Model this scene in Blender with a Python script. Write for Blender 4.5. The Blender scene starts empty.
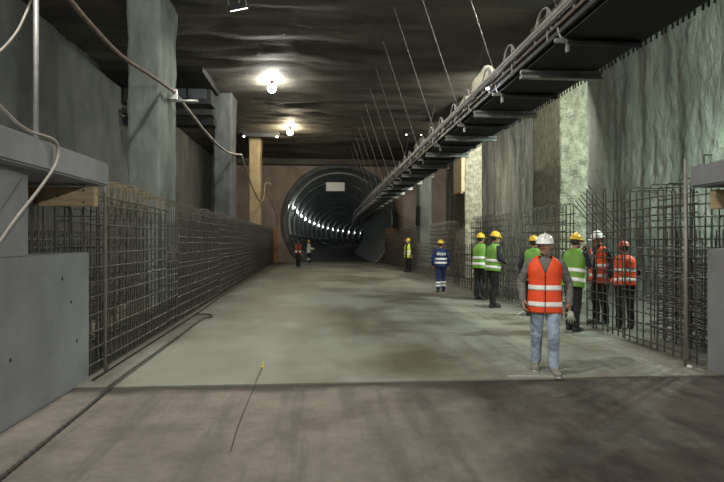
import bpy, bmesh, math, random
from mathutils import Vector, Matrix, noise
import numpy as np
random.seed(7)
PI = math.pi
scene = bpy.context.scene
col = scene.collection

# ------------------------------------------------------------------ camera, world, exposure
cam_d = bpy.data.cameras.new('camera')
cam_d.sensor_width = 36.0
cam_d.lens = 36.0 * 550 / 724
cam_d.clip_end = 400
cam = bpy.data.objects.new('camera', cam_d)
col.objects.link(cam)
cam.location = (0, 0, 1.7)
cam.rotation_euler = (PI / 2, 0, -math.atan(44 / 550))
scene.camera = cam

world = bpy.data.worlds.new('world')
scene.world = world
world.use_nodes = True
world.node_tree.nodes['Background'].inputs[0].default_value = (0.5, 0.55, 0.6, 1)
world.node_tree.nodes['Background'].inputs[1].default_value = 0.012

vs = scene.view_settings
vs.view_transform = 'Standard'
vs.look = 'None'
vs.gamma = 1.0
vs.use_curve_mapping = False
vs.exposure = -0.35

COOL = (0.86, 1.0, 0.90)
NEUT = (1.0, 0.97, 0.86)
WARM = (1.0, 0.80, 0.55)

# ------------------------------------------------------------------ materials
MATS = {}
def node_mat(name):
    m = bpy.data.materials.new(name)
    m.use_nodes = True
    return m, m.node_tree.nodes, m.node_tree.links, m.node_tree.nodes['Principled BSDF']

def plain(name, c, rough=0.6, metal=0.0, var=0.12, scale=6.0, bump=0.0, bscale=40.0):
    """colour with a little noise in it"""
    if name in MATS: return MATS[name]
    m, N, L, b = node_mat(name)
    tc = N.new('ShaderNodeTexCoord')
    nz = N.new('ShaderNodeTexNoise'); nz.inputs['Scale'].default_value = scale; nz.inputs['Detail'].default_value = 4
    L.new(tc.outputs['Object'], nz.inputs['Vector'])
    mr = N.new('ShaderNodeMapRange'); mr.inputs[1].default_value = 0.25; mr.inputs[2].default_value = 0.75
    mr.inputs[3].default_value = 1 - var; mr.inputs[4].default_value = 1 + var
    L.new(nz.outputs['Fac'], mr.inputs[0])
    mx = N.new('ShaderNodeMix'); mx.data_type = 'RGBA'; mx.blend_type = 'MULTIPLY'
    mx.inputs[0].default_value = 1.0
    mx.inputs[6].default_value = (*c, 1)
    L.new(mr.outputs[0], mx.inputs[7])
    L.new(mx.outputs[2], b.inputs['Base Color'])
    b.inputs['Roughness'].default_value = rough
    b.inputs['Metallic'].default_value = metal
    if bump:
        n2 = N.new('ShaderNodeTexNoise'); n2.inputs['Scale'].default_value = bscale; n2.inputs['Detail'].default_value = 3
        L.new(tc.outputs['Object'], n2.inputs['Vector'])
        bp = N.new('ShaderNodeBump'); bp.inputs['Strength'].default_value = bump; bp.inputs['Distance'].default_value = 0.02
        L.new(n2.outputs['Fac'], bp.inputs['Height']); L.new(bp.outputs[0], b.inputs['Normal'])
    MATS[name] = m
    return m

def concrete(name, c1, c2, scale=(1, 1, 1), nscale=1.0, rough=0.85, bump=0.5, bscale=12.0, bdist=0.03, streak=0.0, c3=None, spec=0.3):
    """two-tone blotchy concrete; world-space coords; optional vertical streaks / third stain tone"""
    m, N, L, b = node_mat(name)
    g = N.new('ShaderNodeNewGeometry')
    mp = N.new('ShaderNodeMapping'); mp.inputs['Scale'].default_value = scale
    L.new(g.outputs['Position'], mp.inputs['Vector'])
    nz = N.new('ShaderNodeTexNoise'); nz.inputs['Scale'].default_value = nscale; nz.inputs['Detail'].default_value = 8; nz.inputs['Roughness'].default_value = 0.65
    L.new(mp.outputs[0], nz.inputs['Vector'])
    cr = N.new('ShaderNodeValToRGB')
    cr.color_ramp.elements[0].position = 0.32; cr.color_ramp.elements[0].color = (*c1, 1)
    cr.color_ramp.elements[1].position = 0.68; cr.color_ramp.elements[1].color = (*c2, 1)
    L.new(nz.outputs['Fac'], cr.inputs[0])
    out = cr.outputs[0]
    if c3:
        n3 = N.new('ShaderNodeTexNoise'); n3.inputs['Scale'].default_value = nscale * 0.45; n3.inputs['Detail'].default_value = 6
        mp3 = N.new('ShaderNodeMapping'); mp3.inputs['Scale'].default_value = scale; mp3.inputs['Location'].default_value = (13, 7, 3)
        L.new(g.outputs['Position'], mp3.inputs['Vector']); L.new(mp3.outputs[0], n3.inputs['Vector'])
        r3 = N.new('ShaderNodeMapRange'); r3.inputs[1].default_value = 0.52; r3.inputs[2].default_value = 0.66
        L.new(n3.outputs['Fac'], r3.inputs[0])
        mx = N.new('ShaderNodeMix'); mx.data_type = 'RGBA'
        L.new(r3.outputs[0], mx.inputs[0]); L.new(out, mx.inputs[6]); mx.inputs[7].default_value = (*c3, 1)
        out = mx.outputs[2]
    L.new(out, b.inputs['Base Color'])
    b.inputs['Roughness'].default_value = rough
    b.inputs['Specular IOR Level'].default_value = spec
    n2 = N.new('ShaderNodeTexNoise'); n2.inputs['Scale'].default_value = bscale; n2.inputs['Detail'].default_value = 6; n2.inputs['Roughness'].default_value = 0.7
    if streak:
        mp2 = N.new('ShaderNodeMapping'); mp2.inputs['Scale'].default_value = (1, 1, streak)
        L.new(g.outputs['Position'], mp2.inputs['Vector']); L.new(mp2.outputs[0], n2.inputs['Vector'])
    else:
        L.new(g.outputs['Position'], n2.inputs['Vector'])
    bp = N.new('ShaderNodeBump'); bp.inputs['Strength'].default_value = bump; bp.inputs['Distance'].default_value = bdist
    L.new(n2.outputs['Fac'], bp.inputs['Height']); L.new(bp.outputs[0], b.inputs['Normal'])
    return m

def emit(name, c, s):
    m, N, L, b = node_mat(name)
    b.inputs['Base Color'].default_value = (*c, 1)
    b.inputs['Emission Color'].default_value = (*c, 1)
    b.inputs['Emission Strength'].default_value = s
    return m

M_ceil = concrete('ceiling_concrete', (0.075, 0.07, 0.06), (0.155, 0.145, 0.122), (0.45, 1.6, 1), 0.7, bump=0.8, bscale=3.5, bdist=0.07, c3=(0.06, 0.052, 0.042), rough=0.7)
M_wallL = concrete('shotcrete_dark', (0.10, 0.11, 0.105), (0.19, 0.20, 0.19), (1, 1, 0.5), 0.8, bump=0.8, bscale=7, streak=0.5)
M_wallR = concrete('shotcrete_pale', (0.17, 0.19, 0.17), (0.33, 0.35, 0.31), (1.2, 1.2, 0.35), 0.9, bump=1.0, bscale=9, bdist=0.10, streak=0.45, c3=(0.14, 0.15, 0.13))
M_end = concrete('end_wall_concrete', (0.22, 0.17, 0.145), (0.36, 0.29, 0.25), (1, 1, 0.8), 0.9, bump=0.5, bscale=8)
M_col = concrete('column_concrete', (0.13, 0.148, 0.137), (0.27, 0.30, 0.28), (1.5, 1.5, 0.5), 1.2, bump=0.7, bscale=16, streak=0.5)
M_col_shaded = concrete('column_concrete_shaded', (0.075, 0.082, 0.082), (0.15, 0.16, 0.158), (1.5, 1.5, 0.5), 1.2, bump=0.7, bscale=16, streak=0.5)  # column concrete painted darker, standing in for missing light
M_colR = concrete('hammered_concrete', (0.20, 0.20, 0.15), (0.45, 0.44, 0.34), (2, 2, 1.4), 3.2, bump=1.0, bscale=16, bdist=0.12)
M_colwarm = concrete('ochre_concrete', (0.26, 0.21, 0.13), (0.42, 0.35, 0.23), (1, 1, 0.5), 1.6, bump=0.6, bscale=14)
M_cast = concrete('smooth_cast_concrete', (0.21, 0.214, 0.234), (0.295, 0.30, 0.32), (1, 1, 1), 1.3, bump=0.25, bscale=26, bdist=0.008, rough=0.7)
M_lining = concrete('tunnel_lining_concrete', (0.21, 0.22, 0.215), (0.30, 0.31, 0.305), (1, 1, 1), 0.6, bump=0.2, bscale=5)
M_black = plain('black_rubber', (0.016, 0.016, 0.018), 0.8)
M_rebar = plain('rebar_steel', (0.105, 0.097, 0.084), 0.55, 0.35, var=0.35, scale=3)
M_rebar_rust = plain('rebar_rust', (0.15, 0.12, 0.075), 0.75, 0.1, var=0.3, scale=5)
M_rebar_pale = plain('rebar_pale', (0.30, 0.29, 0.26), 0.5, 0.35, var=0.25, scale=5)
M_steel = plain('galvanised_steel', (0.36, 0.36, 0.36), 0.45, 0.5, var=0.25)
M_chain = plain('chain_steel', (0.15, 0.15, 0.14), .5, .4)
M_dsteel = plain('dark_steel', (0.07, 0.075, 0.08), 0.5, 0.5, var=0.3)
M_rib = plain('painted_steel_rib', (0.30, 0.32, 0.31), 0.4, 0.2, var=0.15)
M_hose = plain('tan_hose', (0.19, 0.14, 0.115), 0.6, var=0.2)
M_palehose = plain('pale_hose', (0.27, 0.245, 0.22), 0.55, var=0.25)
M_wood = concrete('formwork_timber', (0.33, 0.25, 0.15), (0.5, 0.40, 0.26), (1, 6, 9), 2.0, bump=0.2, bscale=20, bdist=0.01)
M_brownwood = concrete('brown_plywood', (0.17, 0.10, 0.06), (0.30, 0.18, 0.11), (1, 1, 1), 1.4, bump=0.2, bscale=20, bdist=0.01)
M_rustplate = concrete('rusty_plate', (0.24, 0.11, 0.05), (0.42, 0.22, 0.11), (1, 1, 1), 1.4, bump=0.2, bscale=20, bdist=0.01)
M_redpost = plain('red_oxide_paint', (0.24, 0.08, 0.06), 0.6)
M_white = plain('white_paint', (0.75, 0.75, 0.72), 0.5, var=0.06)
M_cream = plain('cream_canvas', (0.92, 0.87, 0.72), 0.8, var=0.15, scale=9, bump=0.4, bscale=20)
M_yellowpaint = plain('yellow_paint', (0.65, 0.50, 0.08), 0.6)
M_glass = plain('lamp_glass', (0.55, 0.60, 0.58), 0.15, var=0.03)

# floors: slab (pale grey green, stained) and foreground (brown, wet patches)
def floor_slab_mat():
    m, N, L, b = node_mat('pale_floor_slab')
    g = N.new('ShaderNodeNewGeometry')
    def nz(scale, loc, ns, detail=7, rough=0.6):
        mp = N.new('ShaderNodeMapping'); mp.inputs['Scale'].default_value = scale; mp.inputs['Location'].default_value = loc
        L.new(g.outputs['Position'], mp.inputs['Vector'])
        n = N.new('ShaderNodeTexNoise'); n.inputs['Scale'].default_value = ns; n.inputs['Detail'].default_value = detail; n.inputs['Roughness'].default_value = rough
        L.new(mp.outputs[0], n.inputs['Vector'])
        return n.outputs['Fac']
    base = N.new('ShaderNodeValToRGB')
    base.color_ramp.elements[0].position = 0.3; base.color_ramp.elements[0].color = (0.20, 0.205, 0.172, 1)
    base.color_ramp.elements[1].position = 0.7; base.color_ramp.elements[1].color = (0.31, 0.315, 0.275, 1)
    L.new(nz((1, 0.7, 1), (0, 0, 0), 0.6), base.inputs[0])
    st = N.new('ShaderNodeMapRange'); st.inputs[1].default_value = 0.46; st.inputs[2].default_value = 0.62
    L.new(nz((0.55, 0.35, 1), (4.0, 1.6, 0), 0.75, 9, 0.62), st.inputs[0])
    mx = N.new('ShaderNodeMix'); mx.data_type = 'RGBA'; mx.inputs[7].default_value = (0.125, 0.115, 0.088, 1)
    L.new(st.outputs[0], mx.inputs[0]); L.new(base.outputs[0], mx.inputs[6])
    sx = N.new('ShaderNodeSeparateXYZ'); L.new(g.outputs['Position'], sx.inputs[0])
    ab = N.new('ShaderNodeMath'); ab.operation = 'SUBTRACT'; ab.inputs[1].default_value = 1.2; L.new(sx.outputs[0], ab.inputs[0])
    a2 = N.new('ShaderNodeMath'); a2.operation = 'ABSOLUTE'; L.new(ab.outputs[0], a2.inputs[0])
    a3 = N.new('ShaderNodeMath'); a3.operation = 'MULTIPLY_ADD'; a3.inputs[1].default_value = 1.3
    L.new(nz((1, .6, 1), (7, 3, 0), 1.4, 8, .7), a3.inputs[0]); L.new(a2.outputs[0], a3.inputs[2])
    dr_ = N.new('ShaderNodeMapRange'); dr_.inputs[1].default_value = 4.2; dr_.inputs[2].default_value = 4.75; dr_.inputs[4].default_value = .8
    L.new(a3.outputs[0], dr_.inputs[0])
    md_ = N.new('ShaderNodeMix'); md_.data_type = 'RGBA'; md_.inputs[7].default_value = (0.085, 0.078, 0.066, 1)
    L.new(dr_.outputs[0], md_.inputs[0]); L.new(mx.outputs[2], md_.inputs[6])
    L.new(md_.outputs[2], b.inputs['Base Color'])
    rr = N.new('ShaderNodeMapRange'); rr.inputs[3].default_value = 0.72; rr.inputs[4].default_value = 0.45
    L.new(st.outputs[0], rr.inputs[0]); L.new(rr.outputs[0], b.inputs['Roughness'])
    b.inputs['Specular IOR Level'].default_value = 0.3
    bp = N.new('ShaderNodeBump'); bp.inputs['Strength'].default_value = 0.35; bp.inputs['Distance'].default_value = 0.01
    L.new(nz((1, 1, 1), (0, 0, 0), 14, 6), bp.inputs['Height']); L.new(bp.outputs[0], b.inputs['Normal'])
    return m
def floor_front_mat():
    m, N, L, b = node_mat('brown_floor_front')
    g = N.new('ShaderNodeNewGeometry')
    def nz(scale, loc, ns, detail=7, rough=0.6):
        mp = N.new('ShaderNodeMapping'); mp.inputs['Scale'].default_value = scale; mp.inputs['Location'].default_value = loc
        L.new(g.outputs['Position'], mp.inputs['Vector'])
        n = N.new('ShaderNodeTexNoise'); n.inputs['Scale'].default_value = ns; n.inputs['Detail'].default_value = detail; n.inputs['Roughness'].default_value = rough
        L.new(mp.outputs[0], n.inputs['Vector'])
        return n.outputs['Fac']
    base = N.new('ShaderNodeValToRGB')
    base.color_ramp.elements[0].position = 0.3; base.color_ramp.elements[0].color = (0.155, 0.134, 0.118, 1)
    base.color_ramp.elements[1].position = 0.72; base.color_ramp.elements[1].color = (0.32, 0.285, 0.255, 1)
    L.new(nz((1, 1, 1), (0, 0, 0), 1.6, 12, 0.74), base.inputs[0])
    # wet, dark patch spreading from the right-hand side
    sx = N.new('ShaderNodeSeparateXYZ'); L.new(g.outputs['Position'], sx.inputs[0])
    ad = N.new('ShaderNodeMath'); ad.operation = 'MULTIPLY_ADD'; ad.inputs[1].default_value = 2.4
    L.new(nz((1, 0.5, 1), (2, 5, 0), 0.9), ad.inputs[0]); L.new(sx.outputs[0], ad.inputs[2])
    wt = N.new('ShaderNodeMapRange'); wt.inputs[1].default_value = 2.3; wt.inputs[2].default_value = 3.1
    L.new(ad.outputs[0], wt.inputs[0])
    gv = N.new('ShaderNodeMapRange'); gv.inputs[1].default_value = 0.42; gv.inputs[2].default_value = 0.75; gv.inputs[3].default_value = 1.0; gv.inputs[4].default_value = 0.35
    L.new(nz((1, 0.45, 1), (9, 2, 0), 1.7, 9, 0.75), gv.inputs[0])
    mu = N.new('ShaderNodeMath'); mu.operation = 'MULTIPLY'; L.new(wt.outputs[0], mu.inputs[0]); L.new(gv.outputs[0], mu.inputs[1])
    mx = N.new('ShaderNodeMix'); mx.data_type = 'RGBA'; mx.inputs[7].default_value = (0.06, 0.052, 0.045, 1)
    L.new(mu.outputs[0], mx.inputs[0]); L.new(base.outputs[0], mx.inputs[6])
    ge = N.new('ShaderNodeMath'); ge.operation = 'MULTIPLY_ADD'; ge.inputs[1].default_value = .9  # dark band along the slab edge: grime plus the step's shadow painted in
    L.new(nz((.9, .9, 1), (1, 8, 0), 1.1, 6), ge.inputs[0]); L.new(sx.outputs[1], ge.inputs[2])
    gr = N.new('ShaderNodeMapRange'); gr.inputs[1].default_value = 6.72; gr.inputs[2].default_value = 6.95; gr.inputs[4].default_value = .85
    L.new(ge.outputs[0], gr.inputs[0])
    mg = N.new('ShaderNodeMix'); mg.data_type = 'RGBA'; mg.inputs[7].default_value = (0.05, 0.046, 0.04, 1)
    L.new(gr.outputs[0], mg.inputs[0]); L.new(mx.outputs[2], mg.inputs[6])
    ty = N.new('ShaderNodeMapRange'); ty.inputs[1].default_value = .5; ty.inputs[2].default_value = .62; ty.inputs[4].default_value = .45
    L.new(nz((2.2, .16, 1), (3, 1, 0), 1.3, 5, .6), ty.inputs[0])
    mt = N.new('ShaderNodeMix'); mt.data_type = 'RGBA'; mt.inputs[7].default_value = (0.10, 0.09, 0.08, 1)
    L.new(ty.outputs[0], mt.inputs[0]); L.new(mg.outputs[2], mt.inputs[6])
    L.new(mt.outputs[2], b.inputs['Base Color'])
    b.inputs['Roughness'].default_value = 0.7
    b.inputs['Specular IOR Level'].default_value = 0.25
    bp = N.new('ShaderNodeBump'); bp.inputs['Strength'].default_value = 0.8; bp.inputs['Distance'].default_value = 0.03
    L.new(nz((1, 1, 1), (0, 0, 0), 18, 7, 0.7), bp.inputs['Height']); L.new(bp.outputs[0], b.inputs['Normal'])
    return m
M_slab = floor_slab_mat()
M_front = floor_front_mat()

# ------------------------------------------------------------------ mesh helpers
class MB:
    def __init__(s): s.v = []; s.f = []; s.m = []
    def add(s, vs_, fs, mi=0):
        o = len(s.v); s.v.extend([tuple(x) for x in vs_])
        for f in fs: s.f.append(tuple(i + o for i in f)); s.m.append(mi)
    def box(s, a, b, mi=0):
        x0, y0, z0 = a; x1, y1, z1 = b
        s.add([(x0,y0,z0),(x1,y0,z0),(x1,y1,z0),(x0,y1,z0),(x0,y0,z1),(x1,y0,z1),(x1,y1,z1),(x0,y1,z1)],
              [(3,2,1,0),(4,5,6,7),(0,1,5,4),(1,2,6,5),(2,3,7,6),(3,0,4,7)], mi)
    def tube(s, pts, r, n=6, mi=0, caps=True, closed=False):
        pts = [Vector(p) for p in pts]
        k = len(pts); rs = r if hasattr(r, '__len__') else [r] * k
        up = None; vs_ = []
        for i, p in enumerate(pts):
            if closed: t = pts[(i + 1) % k] - pts[i - 1]
            else: t = pts[min(i + 1, k - 1)] - pts[max(i - 1, 0)]
            t.normalize()
            if up is None:
                up = Vector((0, 0, 1)) if abs(t.z) < 0.9 else Vector((1, 0, 0))
            u = (up - t * up.dot(t))
            if u.length < 1e-4: u = t.orthogonal()
            u.normalize(); w = t.cross(u); up = u
            for j in range(n):
                a = 2 * PI * j / n
                vs_.append(p + (u * math.cos(a) + w * math.sin(a)) * rs[i])
        fs = []
        for i in range(k if closed else k - 1):
            for j in range(n):
                a = i * n + j; b = i * n + (j + 1) % n
                i2 = (i + 1) % k
                fs.append((a, b, i2 * n + (j + 1) % n, i2 * n + j))
        if caps and not closed:
            fs.append(tuple(reversed(range(n)))); fs.append(tuple(range((k - 1) * n, k * n)))
        s.add(vs_, fs, mi)
    def rings(s, rr, mi=0, cap0=True, cap1=True):
        """loft through lists of points, all same length"""
        n = len(rr[0]); vs_ = [p for r in rr for p in r]; fs = []
        for i in range(len(rr) - 1):
            for j in range(n):
                fs.append((i*n+j, i*n+(j+1)%n, (i+1)*n+(j+1)%n, (i+1)*n+j))
        if cap0: fs.append(tuple(reversed(range(n))))
        if cap1: fs.append(tuple(range((len(rr)-1)*n, len(rr)*n)))
        s.add(vs_, fs, mi)
    def ellipsoid(s, c, r, n=16, k=10, mi=0, M=None):
        rr = []
        for i in range(1, k):
            a = PI * i / k - PI / 2
            rr.append([Vector((math.cos(a) * math.cos(2*PI*j/n) * r[0], math.cos(a) * math.sin(2*PI*j/n) * r[1], math.sin(a) * r[2])) for j in range(n)])
        rr = [[Vector((0,0,-r[2]*0.995))+x*1e-3 for x in rr[0]]] + rr + [[Vector((0,0,r[2]*0.995))+x*1e-3 for x in rr[-1]]]
        c = Vector(c)
        rr = [[((M @ x) if M else x) + c for x in q] for q in rr]
        s.rings(rr, mi)
    def mesh(s, name, mats, smooth=False):
        me = bpy.data.meshes.new(name)
        me.from_pydata(s.v, [], s.f)
        for m in (mats if isinstance(mats, (list, tuple)) else [mats]): me.materials.append(m)
        if any(s.m): me.polygons.foreach_set('material_index', s.m)
        if smooth: me.polygons.foreach_set('use_smooth', [True] * len(me.polygons))
        me.update()
        return me
    def build(s, name, mats, parent=None, smooth=False, loc=None):
        return link(name, s.mesh(name, mats, smooth), parent, loc)

def link(name, me, parent=None, loc=None, rot=None):
    o = bpy.data.objects.new(name, me); col.objects.link(o)
    if parent: o.parent = parent
    if loc: o.location = loc
    if rot: o.rotation_euler = rot
    return o
def tag(o, label=None, cat=None, group=None, kind=None):
    if label: o['label'] = label
    if cat: o['category'] = cat
    if group: o['group'] = group
    if kind: o['kind'] = kind
    return o
def empty(name, loc, label, cat, group=None, rz=0):
    o = bpy.data.objects.new(name, None); col.objects.link(o); o.location = loc; o.rotation_euler = (0, 0, rz)
    o.empty_display_size = 0.2
    return tag(o, label, cat, group)
def arc(c, r, a0, a1, n, u, w):
    c, u, w = Vector(c), Vector(u), Vector(w)
    return [c + u * (r * math.cos(a0 + (a1 - a0) * i / n)) + w * (r * math.sin(a0 + (a1 - a0) * i / n)) for i in range(n + 1)]
def spline(pts, k=6):
    P = [Vector(p) for p in pts]; P = [P[0] * 2 - P[1]] + P + [P[-1] * 2 - P[-2]]; out = []
    for i in range(1, len(P) - 2):
        for j in range(k):
            t = j / k
            out.append(0.5 * ((2*P[i]) + (P[i+1]-P[i-1])*t + (2*P[i-1]-5*P[i]+4*P[i+1]-P[i+2])*t*t + (3*P[i]-P[i-1]-3*P[i+1]+P[i+2])*t**3))
    return out + [P[-2]]
def lathe_pts(prof, n=24):
    return [[Vector((r * math.cos(2*PI*j/n), r * math.sin(2*PI*j/n), z)) for j in range(n)] for r, z in prof]

# ------------------------------------------------------------------ the setting
XL, XR, YE, ZC = -8.0, 10.5, 44.5, 8.2
YB = -7.0
m = MB(); m.box((-3.75, 6.62, -.5), (6.1, YE, 0))
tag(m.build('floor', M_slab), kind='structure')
M_earth = concrete('dark_rubble_ground', (0.05, 0.047, 0.042), (0.11, 0.10, 0.09), (1, 1, 1), 1.5, bump=.9, bscale=9, bdist=.05)
for nm_, a_, b_ in (('floor_left', XL - .3, -3.75), ('floor_right', 6.1, XR + .3)):
    m = MB(); m.box((a_, 6.62, -.5), (b_, YE, -.02)); tag(m.build(nm_, M_earth), kind='structure')
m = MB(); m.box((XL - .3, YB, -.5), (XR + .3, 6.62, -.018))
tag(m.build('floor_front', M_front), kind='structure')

def noisy_grid(name, mat, fn, nu, nv, amp):
    """fn(u,v)->(point, normal)"""
    v = []; f = []
    for i in range(nu + 1):
        for j in range(nv + 1):
            p, n = fn(i / nu, j / nv)
            v.append(p + n * amp(p))
    for i in range(nu):
        for j in range(nv):
            a = i * (nv + 1) + j
            f.append((a, a + nv + 1, a + nv + 2, a + 1))
    b = MB(); b.add(v, f)
    return b.build(name, mat, smooth=True)
def ceil_amp(p):
    q = Vector((p.x * .35, p.y * .9, 0))
    return .10 * noise.fractal(q, 1.0, 2.0, 4) + .05 * (noise.noise(Vector((p.x*.12, p.y * 2.2, 5))))
o = noisy_grid('ceiling', M_ceil, lambda u, v: (Vector((XL + u * (XR - XL), YB + v * (YE - YB), ZC)), Vector((0, 0, -1))), 90, 220, ceil_amp)
tag(o, kind='structure')
def wallL_amp(p):
    q = Vector((p.y * .8, p.z * .35, 2))
    return .07 * noise.fractal(q, 1.0, 2.0, 5) + .02 * noise.noise(Vector((p.y * 5, p.z * 2, 1)))
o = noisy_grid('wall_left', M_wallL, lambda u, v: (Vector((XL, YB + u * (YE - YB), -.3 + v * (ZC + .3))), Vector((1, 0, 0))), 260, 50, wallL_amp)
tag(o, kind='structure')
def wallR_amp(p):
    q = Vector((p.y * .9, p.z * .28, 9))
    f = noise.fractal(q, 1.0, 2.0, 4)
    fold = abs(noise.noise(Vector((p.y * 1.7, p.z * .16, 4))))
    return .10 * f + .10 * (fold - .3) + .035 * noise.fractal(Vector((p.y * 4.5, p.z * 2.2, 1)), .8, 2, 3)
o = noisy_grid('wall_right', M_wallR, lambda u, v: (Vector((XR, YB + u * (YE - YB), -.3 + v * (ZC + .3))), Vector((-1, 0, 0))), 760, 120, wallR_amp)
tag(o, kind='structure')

# end wall with the round portal
TCX, TCZ, TR = 1.75, 3.3, 4.3
def cline(y): return TCX + max(0, y - YE) ** 2 / (2 * 700)
n = 128; inner = []; outer = []
x0, x1, z0, z1 = XL, XR, -1.6, ZC + .1
for j in range(n):
    a = 2 * PI * j / n; dx, dz = math.cos(a), math.sin(a)
    t = min([((x1 if dx > 0 else x0) - TCX) / dx if abs(dx) > 1e-6 else 1e9, ((z1 if dz > 0 else z0) - TCZ) / dz if abs(dz) > 1e-6 else 1e9])
    inner.append((TCX + TR * dx, TCZ + TR * dz)); outer.append((TCX + t * dx, TCZ + t * dz))
m = MB()
q = [[(x, YE, z) for x, z in outer], [(x, YE, z) for x, z in inner], [(x, YE + .5, z) for x, z in inner]]
m.rings(q, 0, False, False)
tag(m.build('wall_end', M_end), kind='structure')
# dark concrete beam along the top of the end wall
m = MB(); m.box((XL, YE - .9, 7.75), (XR, YE - .02, 8.4))
tag(m.build('trim_1', M_ceil), kind='structure')

# ------------------------------------------------------------------ the bored tunnel
tun = empty('bored_tunnel', (TCX, YE, 0), 'round bored tunnel with pale steel hoops curving away to the right', 'tunnel')
def tp(y, off, z):   # point in tunnel section frame, parent-local
    sl = max(0, y - YE) / 700
    return Vector((cline(y) + off - TCX, y - YE - off * sl, z))
m = MB(); rr = []
y = YE + .02
while y < 235:
    for d, r in ((0, 4.3), (1.42, 4.3), (1.42, 4.36), (1.5, 4.36)):
        rr.append([tp(y + d, r * math.cos(2*PI*j/64), TCZ + r * math.sin(2*PI*j/64)) for j in range(64)])
    y += 1.5
m.rings(rr, 0, False, True)
m.build('lining', M_lining, tun, smooth=False)
m = MB(); a = []; b = []
ys = [YE + .02 + i * 3 for i in range(63)]
v = []; f = []
for y in ys: v += [tp(y, -2.75, -.02), tp(y, 3.1, -.02)]
for i in range(len(ys) - 1): f.append((2*i, 2*i+1, 2*i+3, 2*i+2))
m.add(v, f); m.build('deck', plain('tunnel_deck', (0.05, 0.05, 0.048), .8), tun)
LAMPY = [46.6 + 7.2 * i + .28 * i * i for i in range(15)]
hoop0 = MB()
for i, y in enumerate(LAMPY):
    h = MB()
    pts = [tp(y, 4.17 * math.cos(t), TCZ + 4.17 * math.sin(t)) for t in [math.radians(50 + 174 * k / 60) for k in range(61)]]
    h.tube(pts, .11, 6); h.build('hoop', M_rib, tun, smooth=True)
# collar round the portal
m = MB(); prof = [(4.28, .55), (4.28, -.28), (4.42, -.34), (4.66, -.30), (4.72, .0)]
m.rings([[Vector((r * math.cos(2*PI*j/96), d, TCZ + r * math.sin(2*PI*j/96))) for j in range(96)] for r, d in prof], 0, False, False)
m.build('portal_collar', plain('collar_steel', (0.085, 0.09, 0.09), .45, .3, var=.3, scale=2), tun, smooth=False)
# cable ladder pipes low on the left wall
for k, ang in enumerate((196, 203, 209)):
    m = MB(); a = math.radians(ang)
    m.tube([tp(y, 4.1 * math.cos(a), TCZ + 4.1 * math.sin(a)) for y in range(45, 215, 5)], .07 if k else .11, 6)
    m.build('service_pipe', M_dsteel, tun, smooth=True)
for i, y in enumerate(LAMPY):
    a = math.pi - math.asin(1.2 / 4.0)
    c = tp(y - .25, 3.98 * math.cos(a), TCZ + 1.2) + Vector((TCX, YE, 0))
    L = empty('tunnel_lamp', c, 'small white lamp in the row along the tunnel wall, number %s inward from the portal' % ['one','two','three','four','five','six','seven','eight','nine','ten','eleven','twelve','thirteen','fourteen','fifteen'][i], 'lamp', 'lamps along the tunnel wall')
    m = MB(); m.box((-.16, -.1, -.14), (-.06, .1, .14)); m.build('housing', M_dsteel, L)
    m = MB(); m.ellipsoid((0, 0, 0), (.085, .085, .085), 10, 6); m.build('bulb', MATS.setdefault('tb', emit('tunnel_bulb', (0.9, 1.0, 0.95), 170)), L, smooth=True)
# board hung under the crown
m = MB(); m.box((-.76, -.03, -.36), (.76, .03, .36)); 
bd = empty('hanging_board', (1.42, 45.1, 6.15), 'blank pale rectangular board hung under the tunnel crown', 'board')
m.build('panel', M_white, bd)
m = MB()
for sx in (-.6, .6): m.tube([(sx, 0, .36), (sx, 0, 1.35)], .015, 5)
m.build('hanger', M_dsteel, bd)
# shuttering beside the portal
sh = empty('steel_shutter', (-3.75, 43.9, 0), 'rusty orange steel shutter standing left of the tunnel portal', 'formwork')
for k in range(2):
    m = MB(); m.box((-.6, -.1, k * 1.38), (.6, .1, k * 1.38 + 1.34)); m.build('plate', M_rustplate, sh)
for sx in (-.58, 0, .55):
    m = MB(); m.box((sx - .04, -.2, 0), (sx + .04, -.1, 2.7)); m.build('rib', M_rustplate, sh)
sh = empty('plywood_shutter', (6.45, 43.9, 0), 'brown plywood shutter standing right of the tunnel portal', 'formwork')
for k in range(3):
    m = MB(); m.box((-1.05 + k * .71, -.06, 0), (-1.05 + k * .71 + .68, .06, 2.75)); m.build('sheet', M_brownwood, sh)
for z in (.5, 1.4, 2.3):
    m = MB(); m.box((-1.1, -.18, z - .06), (1.1, -.06, z + .06)); m.build('waler', M_brownwood, sh)

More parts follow.
